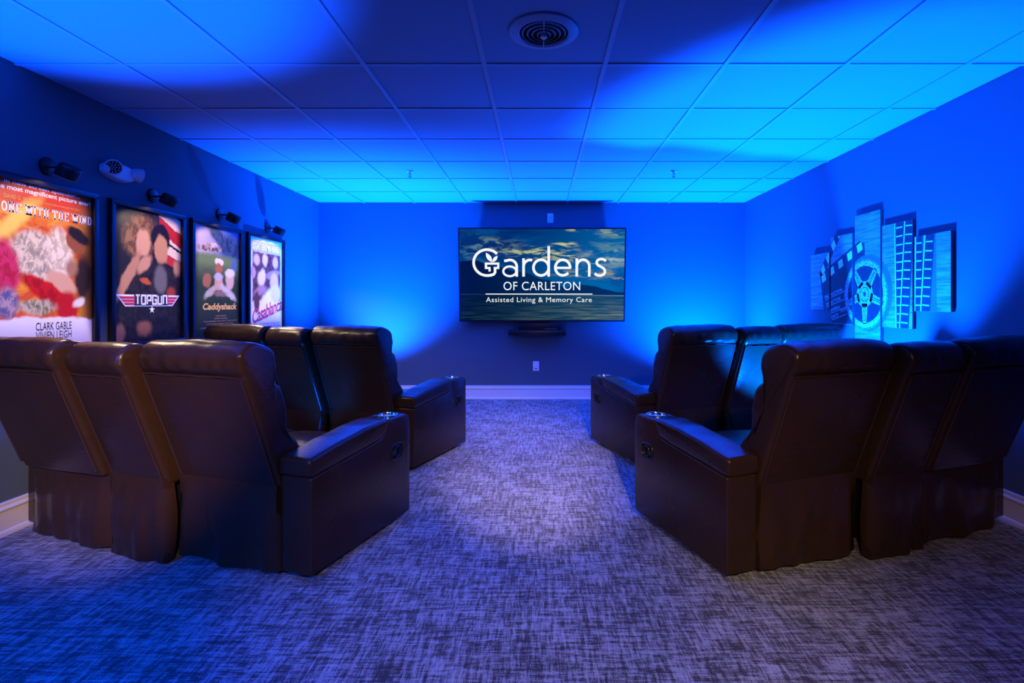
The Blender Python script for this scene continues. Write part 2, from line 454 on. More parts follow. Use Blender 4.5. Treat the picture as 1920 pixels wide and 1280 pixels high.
    con = obj('console', cushion(-0.165, 0.165, 0.10, 0.72, 0.06, 0.435, 0.004), LT, t)
    # the backs: rear panel leans away, roll at the top, three pillows in front
    prof = [(0.012, 0.362), (-0.006, 0.385), (-0.022, 0.43), (-0.060, 0.535), (-0.098, 0.640), (-0.136, 0.745), (-0.172, 0.846), (-0.176, 0.862), (-0.190, 0.884),
            (-0.199, 0.915), (-0.194, 0.948), (-0.172, 0.975), (-0.138, 0.988), (-0.098, 0.984), (-0.056, 0.966), (-0.020, 0.930), (-0.008, 0.885), (-0.018, 0.846),
            (-0.024, 0.822), (0.012, 0.792), (0.036, 0.735), (0.046, 0.670), (0.044, 0.618), (0.046, 0.592), (0.092, 0.560), (0.128, 0.505), (0.142, 0.445), (0.128, 0.390), (0.09, 0.360)]
    def back(x0, x1, dy, dz, seed, kk=1.0):
        cx = (x0+x1)/2; hw = (x1-x0)/2
        pr = catmull([(y+dy, z+dz) for y, z in prof], 4)
        def disp(x, y, z, q):
            e = abs(x-cx)/hw
            yy = y-dy; rear = -0.006-(z-0.385)*0.3595          # line of the rear panel
            soft = max(0, min(1, (yy-rear-0.015)/0.03)); top = max(0, min(1, (z-0.865)/0.03))
            g = max(soft, top)
            side = max(0, (e-0.62)/0.38)
            wr = 0.009*side*math.sin(z*80+5*nz(x*6, z*5, seed))*max(0, nz(x*4, z*9, seed+5)+0.25) + 0.005*nz(x*11, z*7+y*5, seed)
            gath = 0.0035*top*math.sin(x*75+4*nz(x*5, 0, seed+3))*max(0, 1-abs(z-0.90)/0.06)
            return g*(0.012*math.cos(e*1.35)+wr+gath)*kk + (1-g)*0.003*nz(x*5, z*5, seed)
        bo = obj('seat_back', sweep(pr, x0, x1, 30, 0.022, disp), LT, t, angle=60)
        # flat rear panel with welted edges
        def pt(x, z, off): return (x, -0.006-(z-0.385)*0.3595+dy-off, z+dz)
        bm = bmesh.new(); xi0, xi1 = x0+0.014, x1-0.014
        nxp, nzp = 12, 12; G = {}
        for i in range(nxp+1):
            for k in range(nzp+1):
                x = xi0+(xi1-xi0)*i/nxp; z = 0.392+(0.853-0.392)*k/nzp
                b = math.sin(math.pi*i/nxp)**0.5*math.sin(math.pi*k/nzp)**0.5
                G[i, k] = bm.verts.new(pt(x, z, 0.006+0.006*b+0.0035*nz(x*6, z*5, seed+7)*b))
        for i in range(nxp):
            for k in range(nzp): bm.faces.new((G[i, k], G[i+1, k], G[i+1, k+1], G[i, k+1]))
        r_ = bmesh.ops.extrude_edge_only(bm, edges=[e for e in bm.edges if e.is_boundary])
        for v in r_['geom']:
            if isinstance(v, bmesh.types.BMVert): v.co.y += 0.014
        obj('back_panel', bm, LT, bo)
        obj('piping', [tube([pt(xi0, z, 0.006) for z in (0.392, 0.6, 0.853)], 0.0035, 6), tube([pt(xi1, z, 0.006) for z in (0.392, 0.6, 0.853)], 0.0035, 6),
                       tube([pt(xi0+(xi1-xi0)*k/8, 0.858+0.002*math.sin(k*2.2), 0.007) for k in range(9)], 0.0035, 6)], M['stitch'], bo)
        # loose skirt hanging from the lower seam to just above the carpet
        bm = bmesh.new(); nxs, nzs = 26, 14; G = {}
        sx0, sx1 = x0+0.004, x1-0.004
        for i in range(nxs+1):
            u = i/nxs; x = sx0+(sx1-sx0)*u
            for k in range(nzs+1):
                v = k/nzs; drop = 1-v
                zb = 0.030+0.012*nz(x*4, seed, 1.7)
                z = zb+(0.392-zb)*v
                fold = 0.030*nz(x*6+seed, z*2.2, 4.1)+0.016*nz(x*15+seed, z*3.5, 9.3)
                edge = 0.026*math.exp(-((min(u, 1-u))/0.055)**2)*math.sin(math.pi*min(1, v*1.05))
                y = -0.008 - 0.018*math.sin(math.pi*v*0.9) - fold*min(1, drop*2.2) + edge - 0.006*drop
                G[i, k] = bm.verts.new((x, y+dy, z+dz))
        for i in range(nxs):
            for k in range(nzs): bm.faces.new((G[i, k], G[i+1, k], G[i+1, k+1], G[i, k+1]))
        r_ = bmesh.ops.extrude_edge_only(bm, edges=[e for e in bm.edges if e.is_boundary])
        for v in r_['geom']:
            if isinstance(v, bmesh.types.BMVert): v.co.y += 0.05
        sk = obj('back_skirt', bm, LT, t, angle=70)
    back(-0.728, -0.178, 0, 0, 3.3); back(0.178, 0.728, 0, 0, 11.9)
    back(-0.168, 0.168, -0.060, -0.012, 21.4, 0.7)
    return t
def copy_tree(o, parent=None):
    c = o.copy(); C.objects.link(c); c.parent = parent
    for ch in list(o.children): copy_tree(ch, c)
    return c
seat0 = make_loveseat()
# near rear corner of the aisle-side arm, angle of facing
spots = [((-0.928, 2.140), -1, 18, 'dark leather reclining loveseat in the rear row, below the posters on the left'),
         ((0.765, 2.150), 1, 20, 'dark leather reclining loveseat in the rear row, on the right below the film canvases'),
         ((-0.848, 3.560), -1, 20, 'dark leather reclining loveseat in the front row, left of the television aisle'),
         ((0.672, 3.662), 1, 20, 'dark leather reclining loveseat in the front row, right of the television aisle')]
for i, ((ax, ay), s, a, lab) in enumerate(spots):
    o = seat0 if i == 0 else copy_tree(seat0)
    th = R(a)*s                                  # turned towards the aisle
    # local corner (-s*0.885, 0)
    lx = -s*0.885
    o.location = (ax-lx*math.cos(th), ay-lx*math.sin(th), 0); o.rotation_euler = (0, 0, th)
    tag(o, lab, 'loveseat', 'leather loveseats in two rows')
    for ch in o.children:                        # the outer seat leans a little farther back than its neighbours
        if ch.name.startswith(('seat_back', 'back_skirt')) and ch.data.vertices[0].co.x*s > 0.17:
            ch.location.y = (-0.10, -0.085, -0.08, -0.07)[i]*(1 if ch.name.startswith('seat') else 0.55)
        elif ch.name.startswith(('seat_back', 'back_skirt')): ch.location.y = 0

# ---------------------------------------------------------------- television
TVX, TVY, TVZ, TW, TH = 0.028, 6.20, 1.482, 1.962, 1.104
tv = thing('television', 'large flat television on the back wall showing a lake and white lettering', 'television', (TVX, TVY, TVZ))
tv.rotation_euler = (R(6), 0, 0)
obj('casing', bx(-TW/2, TW/2, 0.0, 0.045, -TH/2, TH/2, 0.004), M['blackplastic'], tv)
obj('wall_mount', [bx(-0.30, 0.30, 0.045, 0.07, -0.22, 0.22, 0.004), bx(-0.2, -0.16, 0.06, 0.085, -0.2, 0.2), bx(0.16, 0.2, 0.06, 0.085, -0.2, 0.2)], M['blackmetal'], tv)
SW, SH = TW-0.030, TH-0.034                    # picture size
bez = obj('bezel', [bx(-TW/2, TW/2, -0.004, 0.001, TH/2-0.016, TH/2), bx(-TW/2, TW/2, -0.004, 0.001, -TH/2, -TH/2+0.018),
                    bx(-TW/2, -TW/2+0.015, -0.004, 0.001, -TH/2, TH/2), bx(TW/2-0.015, TW/2, -0.004, 0.001, -TH/2, TH/2)], M['blackplastic'], tv)
def picture_mat():
    s = NT('lake_picture'); tc = s.n('ShaderNodeTexCoord').outputs['Object']
    sp = s.n('ShaderNodeSeparateXYZ', {0: tc}); u = s.math('DIVIDE', sp.outputs[0], SW); v = s.math('DIVIDE', sp.outputs[2], SH)   # -0.5..0.5
    vec = s.n('ShaderNodeCombineXYZ', {0: u, 1: v}).outputs[0]
    def nn(sc, det=5, rough=0.6, dist=0.3, loc=(0, 0, 0)):
        return s.noise(s.n('ShaderNodeMapping', {0: vec, 1: loc, 3: sc}).outputs[0], 1.0, det, rough, dist)
    sky = s.mix(s.ramp(s.math('ADD', u, s.math('MULTIPLY', v, -0.5)), -0.45, 0.5), (0.0, 0.024, 0.13), (0.0, 0.125, 0.36))
    sky = s.mix(s.ramp(nn((3, 5, 1), 4), 0.45, 0.7), sky, (0.0, 0.075, 0.26))
    def blob(cu, cv, ru, rv, soft=0.8):
        m = s.n('ShaderNodeMapping', {0: vec, 1: (cu, cv, 0), 3: (ru, rv, 1)}, vector_type='TEXTURE').outputs[0]
        ln = s.n('ShaderNodeVectorMath', {0: m}, operation='LENGTH').outputs['Value']
        return s.ramp(ln, 1+soft, 1-soft)
    cn = nn((7, 12, 1), 6, 0.62, 0.5, (3, 1, 0)); cn2 = nn((9, 22, 1), 6, 0.62, 0.4, (8, 4, 0))
    lump = s.ramp(cn, 0.46, 0.62); streak = s.ramp(cn2, 0.48, 0.60)
    for (cu, cv, ru, rv, nzf, col) in ((-0.42, 0.28, 0.10, 0.13, lump, (0.05, 0.16, 0.22)), (-0.28, 0.34, 0.12, 0.06, lump, (0.16, 0.28, 0.24)),
                                       (-0.08, 0.26, 0.17, 0.045, streak, (0.42, 0.50, 0.22)), (0.10, 0.22, 0.13, 0.06, streak, (0.50, 0.55, 0.20)),
                                       (0.14, 0.335, 0.08, 0.02, streak, (0.55, 0.58, 0.22)), (0.20, 0.49, 0.05, 0.014, streak, (0.45, 0.40, 0.2)),
                                       (0.40, 0.20, 0.13, 0.10, lump, (0.34, 0.46, 0.36)), (0.43, 0.47, 0.08, 0.05, lump, (0.40, 0.44, 0.22)),
                                       (0.42, 0.34, 0.10, 0.22, streak, (0.07, 0.22, 0.26)), (0.30, 0.02, 0.20, 0.035, streak, (0.30, 0.30, 0.16)), (0.44, -0.05, 0.10, 0.02, streak, (0.38, 0.32, 0.16))):
        sky = s.mix(s.math('MULTIPLY', blob(cu, cv, ru, rv), nzf), sky, col)
    # hills: a long ridge falling from the left, a lower one behind
    rough = s.math('MULTIPLY', s.math('SUBTRACT', nn((14, 0.2, 1), 4, 0.55, 0, (1, 5, 0)), 0.5), 0.03)
    def ridge(pts):
        h = pts[0][1]
        for (a, ha), (b, hb) in zip(pts, pts[1:]):
            seg = s.ramp(u, a, b, 0.0, hb-ha); h = s.math('ADD', h, seg)
        return s.math('ADD', h, rough)
    h2 = ridge([(0.05, -0.20), (0.23, -0.105), (0.5, -0.19)]); h1 = ridge([(-0.5, 0.15), (-0.42, 0.165), (-0.30, 0.10), (-0.12, 0.03), (0.02, -0.05), (0.22, -0.20)])
    sky = s.mix(s.ramp(s.math('SUBTRACT', h2, v), -0.004, 0.004), sky, (0.0, 0.022, 0.085))
    sky = s.mix(s.ramp(s.math('SUBTRACT', h1, v), -0.004, 0.004), sky, s.mix(s.ramp(u, -0.5, 0.1), (0.0, 0.005, 0.032), (0.0, 0.022, 0.09)))
    wave = s.ramp(nn((5, 60, 1), 5, 0.6, 0.4, (2, 0, 0)), 0.40, 0.66)
    w1 = s.mix(s.ramp(u, -0.45, 0.45), (0.0, 0.006, 0.026), (0.002, 0.055, 0.11))
    w2 = s.mix(s.ramp(u, -0.3, 0.5), (0.01, 0.04, 0.07), (0.16, 0.21, 0.16))
    near = s.ramp(v, -0.22, -0.5, 0.15, 1.0)
    water = s.mix(s.math('MULTIPLY', wave, near), w1, w2)
    shore = s.math('SUBTRACT', s.math('ADD', -0.2155, s.math('MULTIPLY', u, -0.018)), v)
    water = s.mix(s.ramp(shore, 0.0, 0.012), s.mix(s.ramp(u, -0.2, 0.5), (0.01, 0.05, 0.10), (0.22, 0.30, 0.32)), water)
    pic = s.mix(s.ramp(shore, -0.002, 0.002), sky, water)
    s.set(Base_Color=(0.004, 0.004, 0.005), Roughness=0.25, Emission_Color=pic, Emission_Strength=1.0)
    s.b.inputs['Specular IOR Level'].default_value = 0.2
    return s.m
scr = obj('screen', bx(-SW/2, SW/2, -0.001, 0.002, -SH/2, SH/2), picture_mat(), tv, smooth=False)
# lettering: drawn in the screen's own plane, x 0..1418, y 0..789 downwards
lf = lambda x, y, d=0.0022: ((x-709)/1418*SW, -d, (394.5-y)/789*SH)
WH = emit('lit_white_lettering', (0.95, 0.95, 0.97), 1.0)
ox, oy = -190, -318
def S(pts): return [(x+ox, y+oy) for x, y in pts]
def A(cx, cy, rx, ry, a0, a1, n=30): return arc(cx+ox, cy+oy, rx, ry, -a0, -a1, n)      # y runs downwards
wL = 22.5; T = []
T += stroke(A(425, 605, 116, 112, 42, 292), wL) + stroke(S([(425, 717), (455, 715), (480, 707), (493, 690), (493, 650)]), wL)
for q in ((405, 530, 604, 622), (405, 425, 604, 660), (512, 530, 604, 660), (405, 455, 642, 660), (437, 455, 642, 682), (481, 530, 642, 660)):
    T += rect(q[0]+ox, q[1]+ox, q[2]+oy, q[3]+oy)
def leaf(a, b, wd):
    a, b = Vector(a), Vector(b); d = b-a; n = Vector((-d.y, d.x)).normalized(); P = []
    for k in range(13): P.append(a+d*k/12+n*wd*math.sin(math.pi*k/12))
    for k in range(11, 0, -1): P.append(a+d*k/12-n*wd*math.sin(math.pi*k/12))
    return poly([tuple(p) for p in P])
T += leaf((415+ox, 519+oy), (468+ox, 602+oy), 19) + leaf((516+ox, 546+oy), (470+ox, 602+oy), 15)
T += stroke(S([(572, 590)])+A(622, 640, 58, 58, 115, 0)+S([(680, 726)]), wL) + stroke(A(620, 680, 56, 42, 0, 360)[:-1], wL-4, True)
T += stroke(S([(739, 568), (739, 726)]), wL) + stroke(A(796, 640, 57, 58, 180, 72), wL)
T += stroke(A(890, 648, 66, 68, 0, 360)[:-1], wL, True) + stroke(S([(956, 465), (956, 726)]), wL)
T += stroke(A(1077, 648, 64, 67, 0, 318), wL) + stroke(S([(1013, 650), (1150, 650)]), 20)
T += stroke(S([(1198, 568), (1198, 726)]), wL) + stroke(A(1252, 638, 54, 58, 180, 0)+S([(1306, 726)]), wL)
sp_ = [(1448, 592), (1430, 578), (1405, 574), (1378, 584), (1369, 606), (1380, 626), (1405, 640), (1430, 656), (1441, 682), (1430, 706), (1400, 717), (1372, 712), (1352, 698)]
T += stroke(catmull(S(sp_), 4, False), wL)
T += text_tris('TM', (1468+ox, 1504+ox, 590+oy, 572+oy))
flat('name_lettering', T, lf, WH, scr)
flat('place_lettering', text_tris('OF CARLETON', (565+ox, 1228+ox, 845+oy, 770+oy), spacing=1.05), lf, WH, scr)
flat('rule_line', rect(410+ox, 1335+ox, 874+oy, 882+oy), lf, WH, scr)
flat('motto_lettering', text_tris('Assisted Living & Memory Care', (412+ox, 1330+ox, 962+oy, 905+oy), spacing=1.08), lf, WH, scr)

# media shelf hanging below the television
sh = thing('media_shelf', 'black hanging media shelf under the television', 'shelf', (0.0, 6.18, 0.80))
zz = lambda y: EYE-(y-569)*6.18/988
X6 = lambda x: (x-1012)*6.18/988
obj('shelf_board', bx(X6(953), X6(1061), -0.03, 0.14, zz(628)-0.8, zz(619)-0.8, 0.004), M['blackplastic'], sh)
for px in (965, 970, 1054, 1059):
    obj('hanger', tube([(X6(px), 0.06, zz(628)-0.8+0.01), (X6(px), 0.06, zz(605.5)-0.8)], 0.0075, 8), M['blackmetal'], sh)
obj('back_plate', bx(X6(972), X6(1052), 0.10, 0.112, zz(619)-0.8, zz(605.5)-0.8, 0.003), M['blackmetal'], sh)
rc = thing('remote_control', 'slim black remote control lying on the shelf under the television', 'remote', (X6(1032), 6.19, zz(619)+0.0005))
obj('body', prism([(-0.09, -0.012), (-0.07, -0.018), (0.07, -0.02), (0.09, -0.01), (0.09, 0.012), (0.07, 0.02), (-0.07, 0.018), (-0.09, 0.012)], 0, 0.018, 'z', 0.004), M['blackplastic'], rc)
obj('keys', [bx(-0.06+0.02*k, -0.05+0.02*k, -0.006, 0.006, 0.0175, 0.0195, 0.001, 1) for k in range(6)], M['white'], rc)

# wall plates
def plate(label, x, z, kind):
    p = thing('wall_plate', label, 'outlet', (x, YB, z))
    obj('cover', bx(-0.037, 0.037, -0.007, 0, -0.058, 0.058, 0.003), M['white'], p)
    if kind == 2:
        for dz in (-0.022, 0.022): obj('socket', bx(-0.017, 0.017, -0.009, -0.006, dz-0.014, dz+0.014, 0.002), M['white'], p); 
        obj('slot', bx(-0.012, 0.012, -0.0095, -0.008, -0.003, 0.003), M['dark'], p)
    else:
        obj('cable_port', cyl_along((0, -0.006, -0.03), (0, -0.02, -0.03), [(0, 0), (0.008, 0), (0.008, 0.008), (0.004, 0.008), (0, 0.004)], 16), M['blackmetal'], p)
plate('white double socket plate on the back wall above the television', (1032-1012)*YB/988, EYE+(569-409)*YB/988, 2)
plate('white cable wall plate low on the back wall below the television', (1005-1012)*YB/988, EYE-(686-569)*YB/988, 1)

# ---------------------------------------------------------------- posters
PZ0, PZ1, PWID = 0.862, 1.797, 0.680
pcs = [2.803, 3.575, 4.329, 5.097]
PW, PH = PWID-0.062, PZ1-PZ0-0.062
def paint(name, base, layers, dist=0.03, nsc=9, grain=None):
    """soft colour shapes in poster units u,v 0..1"""
    s = NT(name); tc = s.n('ShaderNodeTexCoord').outputs['Object']
    sp = s.n('ShaderNodeSeparateXYZ', {0: tc})
    u = s.math('ADD', s.math('DIVIDE', sp.outputs[1], PW), 0.5); v = s.math('ADD', s.math('DIVIDE', sp.outputs[2], PH), 0.5)
    raw = s.n('ShaderNodeCombineXYZ', {0: u, 1: v}).outputs[0]
    nc = s.n('ShaderNodeTexNoise', {'Vector': raw, 'Scale': float(nsc), 'Detail': 4.0}).outputs['Color']
    off = s.n('ShaderNodeVectorMath', {0: nc, 1: (0.5, 0.5, 0.5)}, operation='SUBTRACT').outputs[0]
    off = s.n('ShaderNodeVectorMath', {0: off, 3: dist*2}, operation='SCALE').outputs[0]
    vec = s.n('ShaderNodeVectorMath', {0: raw, 1: off}, operation='ADD').outputs[0]
    col = base if isinstance(base, tuple) else base(s, vec)
    for L in layers:
        cu, cv, ru, rv, rot, soft, c = L[:7]
        m = s.n('ShaderNodeMapping', {0: vec, 1: (cu, cv, 0), 2: (0, 0, R(rot)), 3: (ru, rv, 1)}, vector_type='TEXTURE').outputs[0]
        sm = s.n('ShaderNodeSeparateXYZ', {0: m})
        if len(L) > 8 and L[8] == 'box':
            ln = s.math('MAXIMUM', s.math('ABSOLUTE', sm.outputs[0]), s.math('ABSOLUTE', sm.outputs[1]))
        else: ln = s.n('ShaderNodeVectorMath', {0: s.n('ShaderNodeCombineXYZ', {0: sm.outputs[0], 1: sm.outputs[1]}).outputs[0]}, operation='LENGTH').outputs['Value']
        f = s.ramp(ln, 1+soft, 1-soft)
        cc_ = c
        if len(L) > 7 and L[7]:
            cc_ = s.mix(s.ramp(s.noise(vec, 16, 4, 0.6, 0.5), 0.42, 0.60), c, L[7])
        col = s.mix(f, col, cc_)
    s.set(Base_Color=col, Roughness=0.6); s.b.inputs['Specular IOR Level'].default_value = 0.15
    return s.m
def fire(s, vec):
    n1 = s.noise(s.n('ShaderNodeMapping', {0: vec, 2: (0, 0, R(-35)), 3: (3, 9, 1)}).outputs[0], 1.0, 5, 0.6, 0.8)
    sp = s.n('ShaderNodeSeparateXYZ', {0: vec})
    c = s.mix(s.ramp(n1, 0.38, 0.66), (0.62, 0.07, 0.012), (0.95, 0.40, 0.03))
    c = s.mix(s.ramp(sp.outputs[1], 0.78, 0.92), c, (0.62, 0.055, 0.02))
    return s.mix(s.ramp(sp.outputs[0], 0.72, 1.0), c, (0.20, 0.07, 0.01))
def sky3(s, vec):
    sp = s.n('ShaderNodeSeparateXYZ', {0: vec})
    c = s.mix(s.ramp(sp.outputs[1], 0.45, 0.72), (0.022, 0.045, 0.012), (0.14, 0.20, 0.05))
    return s.mix(s.ramp(sp.outputs[1], 0.70, 0.76), c, s.mix(s.ramp(sp.outputs[0], 0.0, 0.8), (0.62, 0.46, 0.46), (0.10, 0.16, 0.32)))
WHITE4 = (0.85, 0.82, 0.80)
pm = [
 paint('poster_fire_art', fire, [
   (0.24, 0.76, 0.26, 0.05, 35, 0.6, (1.0, 0.62, 0.10)), (0.45, 0.57, 0.25, 0.15, -8, 0.18, (0.80, 0.66, 0.44), (0.36, 0.30, 0.22)),
   (0.66, 0.60, 0.13, 0.16, 15, 0.22, (0.88, 0.76, 0.56), (0.6, 0.46, 0.3)), (0.82, 0.69, 0.10, 0.07, -20, 0.15, (0.30, 0.09, 0.03)), (0.85, 0.735, 0.12, 0.045, -20, 0.25, (0.02, 0.012, 0.01)),
   (0.90, 0.46, 0.09, 0.15, 0, 0.3, (0.03, 0.016, 0.006)), (0.78, 0.52, 0.06, 0.055, 20, 0.5, (0.40, 0.19, 0.10)), (0.68, 0.42, 0.15, 0.06, -18, 0.2, (0.72, 0.40, 0.24)),
   (0.17, 0.50, 0.13, 0.16, 20, 0.25, (0.62, 0.03, 0.12), (0.45, 0.01, 0.04)), (0.55, 0.355, 0.27, 0.06, -22, 0.2, (0.58, 0.010, 0.008), (0.40, 0.005, 0.005)), (0.74, 0.26, 0.11, 0.10, 0, 0.25, (0.50, 0.010, 0.010)),
   (0.86, 0.30, 0.06, 0.03, 20, 0.4, (0.8, 0.72, 0.62)), (0.45, 0.27, 0.17, 0.045, 0, 0.35, (0.55, 0.45, 0.34), (0.16, 0.17, 0.06)), (0.20, 0.29, 0.09, 0.09, 10, 0.4, (0.10, 0.10, 0.26), (0.45, 0.3, 0.35)),
   (0.5, -0.63, 2.2, 0.84, 0, 0.012, (0.80, 0.76, 0.78))], 0.025),
 paint('poster_dusk_art', (0.010, 0.008, 0.010), [
   (0.84, 0.90, 0.26, 0.12, -16, 0.05, (0.80, 0.62, 0.42), None, 'box'), (0.84, 0.86, 0.26, 0.055, -16, 0.06, (0.48, 0.02, 0.012), None, 'box'), (0.88, 0.69, 0.2, 0.05, -16, 0.08, (0.80, 0.62, 0.40), None, 'box'), (0.86, 0.63, 0.2, 0.035, -14, 0.1, (0.50, 0.03, 0.02), None, 'box'),
   (0.59, 0.93, 0.05, 0.16, 0, 0.3, (0.03, 0.02, 0.02)),
   (0.36, 0.80, 0.24, 0.16, 10, 0.25, (0.14, 0.062, 0.022), (0.34, 0.16, 0.06)), (0.40, 0.75, 0.10, 0.105, 5, 0.2, (0.70, 0.36, 0.19)), (0.66, 0.81, 0.15, 0.11, 0, 0.12, (0.012, 0.008, 0.008)), (0.67, 0.72, 0.105, 0.12, 0, 0.14, (0.58, 0.27, 0.12)),
   (0.56, 0.47, 0.42, 0.14, 0, 0.3, (0.030, 0.022, 0.014), (0.012, 0.010, 0.010)), (0.66, 0.48, 0.10, 0.11, 12, 0.3, (0.16, 0.14, 0.12)), (0.20, 0.50, 0.24, 0.055, 48, 0.25, (0.55, 0.26, 0.13)), (0.42, 0.59, 0.12, 0.05, 28, 0.3, (0.62, 0.31, 0.16)), (0.93, 0.58, 0.06, 0.06, 0, 0.4, (0.5, 0.24, 0.11)),
   (0.44, 0.46, 0.08, 0.025, -8, 0.3, (0.55, 0.10, 0.02)), (0.83, 0.38, 0.07, 0.045, 0, 0.4, (0.34, 0.05, 0.02)),
   (0.5, 0.12, 0.8, 0.17, 0, 0.15, (0.010, 0.009, 0.010), (0.022, 0.018, 0.016)), (0.42, 0.10, 0.10, 0.06, 0, 0.4, (0.30, 0.12, 0.06)), (0.07, 0.07, 0.08, 0.07, 0, 0.4, (0.22, 0.10, 0.07))], 0.03, 11),
 paint('poster_lawn_art', sky3, [
   (0.50, 0.93, 0.24, 0.07, -20, 0.4, (0.05, 0.08, 0.16), (0.02, 0.035, 0.06)), (0.82, 0.84, 0.30, 0.12, 0, 0.4, (0.04, 0.07, 0.14), (0.015, 0.03, 0.05)), (0.30, 0.795, 0.28, 0.025, 0, 0.3, (0.55, 0.40, 0.30), (0.12, 0.06, 0.04)), (0.36, 0.83, 0.16, 0.02, 0, 0.4, (0.40, 0.20, 0.14), (0.7, 0.6, 0.5)),
   (0.35, 0.70, 0.6, 0.05, 0, 0.6, (0.16, 0.23, 0.06)), (0.87, 0.66, 0.07, 0.06, 30, 0.5, (0.08, 0.14, 0.26)),
   (0.53, 0.68, 0.095, 0.035, 0, 0.2, (0.80, 0.72, 0.56)), (0.52, 0.62, 0.075, 0.05, 0, 0.2, (0.45, 0.13, 0.05)), (0.26, 0.58, 0.10, 0.035, 0, 0.2, (0.09, 0.10, 0.04)), (0.27, 0.50, 0.085, 0.065, 0, 0.2, (0.38, 0.14, 0.05)), (0.52, 0.49, 0.09, 0.075, 0, 0.2, (0.62, 0.33, 0.18)), (0.52, 0.54, 0.10, 0.035, 0, 0.3, (0.55, 0.46, 0.40)), (0.77, 0.52, 0.10, 0.10, 0, 0.2, (0.66, 0.42, 0.27)), (0.77, 0.585, 0.11, 0.04, 0, 0.3, (0.75, 0.70, 0.62)),
   (0.35, 0.40, 0.14, 0.035, 20, 0.4, (0.5, 0.42, 0.30)), (0.72, 0.40, 0.2, 0.04, -20, 0.4, (0.60, 0.52, 0.42)), (0.55, 0.385, 0.14, 0.03, 0, 0.5, (0.25, 0.15, 0.10)),
   (0.5, 0.14, 0.9, 0.17, 0, 0.2, (0.020, 0.030, 0.010))], 0.025, 12),
 paint('poster_sepia_art', (0.80, 0.74, 0.74), [
   (0.52, 0.585, 0.42, 0.265, 0, 0.06, (0.13, 0.055, 0.045), (0.055, 0.022, 0.02), 'box'), (0.22, 0.76, 0.09, 0.06, 0, 0.3, (0.62, 0.40, 0.33)), (0.46, 0.77, 0.08, 0.07, 0, 0.3, (0.70, 0.48, 0.40)), (0.78, 0.76, 0.09, 0.07, 0, 0.3, (0.60, 0.38, 0.32)), (0.12, 0.62, 0.07, 0.06, 0, 0.3, (0.5, 0.3, 0.26)),
   (0.36, 0.57, 0.12, 0.09, 20, 0.25, (0.78, 0.58, 0.50)), (0.70, 0.62, 0.22, 0.045, 8, 0.25, (0.34, 0.22, 0.18)), (0.74, 0.53, 0.13, 0.11, 0, 0.25, (0.66, 0.42, 0.32)), (0.32, 0.43, 0.18, 0.05, 10, 0.4, (0.40, 0.22, 0.18)), (0.55, 0.33, 0.28, 0.10, 20, 0.35, (0.86, 0.80, 0.78)), (0.80, 0.40, 0.17, 0.10, 0, 0.35, (0.68, 0.55, 0.48)), (0.22, 0.30, 0.08, 0.12, 0, 0.3, (0.10, 0.04, 0.04))], 0.022, 13)]
plab = ['large framed poster with fiery orange art and white title lettering, nearest the camera',
        'black framed film poster of dark figures with a red winged title banner',
        'black framed film poster with green lawn and orange title lettering',
        'black framed film poster, pale with slanted red script, farthest along the left wall']
INK = {k: plain('ink_'+k, c, 0.4, nscale=60, var=0.03) for k, c in dict(cream=(0.86, 0.80, 0.72), white=(0.86, 0.84, 0.84), black=(0.02, 0.018, 0.02), gold=(0.75, 0.42, 0.04), amber=(0.62, 0.34, 0.06), red=(0.50, 0.012, 0.02), bar=(0.55, 0.03, 0.03), grey=(0.42, 0.36, 0.36)).items()}
rail_y = obj('frame_rail', bx(0, 0.030, -PWID/2, PWID/2, -0.016, 0.016, 0.003), M['frame'])
rail_z = obj('frame_rail', bx(0, 0.030, -0.016, 0.016, -(PZ1-PZ0)/2+0.032, (PZ1-PZ0)/2-0.032, 0.003), M['frame'])
mrY, mrZ = rail_y.data, rail_z.data
bpy.data.objects.remove(rail_y); bpy.data.objects.remove(rail_z)
prints = []
ZM = (PZ0+PZ1)/2
for i, yc in enumerate(pcs):
    p = thing('framed_poster', plab[i], 'poster', (XL, yc, ZM), 0, 'film posters along the left wall')
    hh = (PZ1-PZ0)/2
    for dz in (-hh+0.016, hh-0.016): inst('frame_rail', mrY, p, (0.001, 0, dz))
    for dy in (-PWID/2+0.016, PWID/2-0.016): inst('frame_rail', mrZ, p, (0.001, dy, 0))
    pr = obj('print', bx(0.004, 0.012, -PW/2-0.002, PW/2+0.002, -PH/2-0.002, PH/2+0.002), pm[i], p, smooth=False)
    prints.append(pr)
def onp(i):      # wall coordinates (Y, z) -> print-local
    yc = pcs[i]
    return lambda y, z: (0.0124, y-yc, z-ZM)
def lettering(i, body, y0, y1, z0, z1, ink, **kw): return flat('lettering', text_tris(body, (y0, y1, z0, z1), **kw), onp(i), INK[ink], prints[i])
lettering(0, 'In new screen splendor...', 2.60, 3.03, 1.741, 1.768, 'cream', bold=0.02)
lettering(0, 'The most magnificent picture ever!', 2.540, 3.100, 1.708, 1.740, 'cream', bold=0.02)
lettering(0, "DAVID O. SELZNICK'S", 2.60, 2.80, 1.672, 1.692, 'gold')
lettering(0, 'PRODUCTION OF MARGARET MITCHELL\'S', 2.81, 3.03, 1.676, 1.686, 'gold')
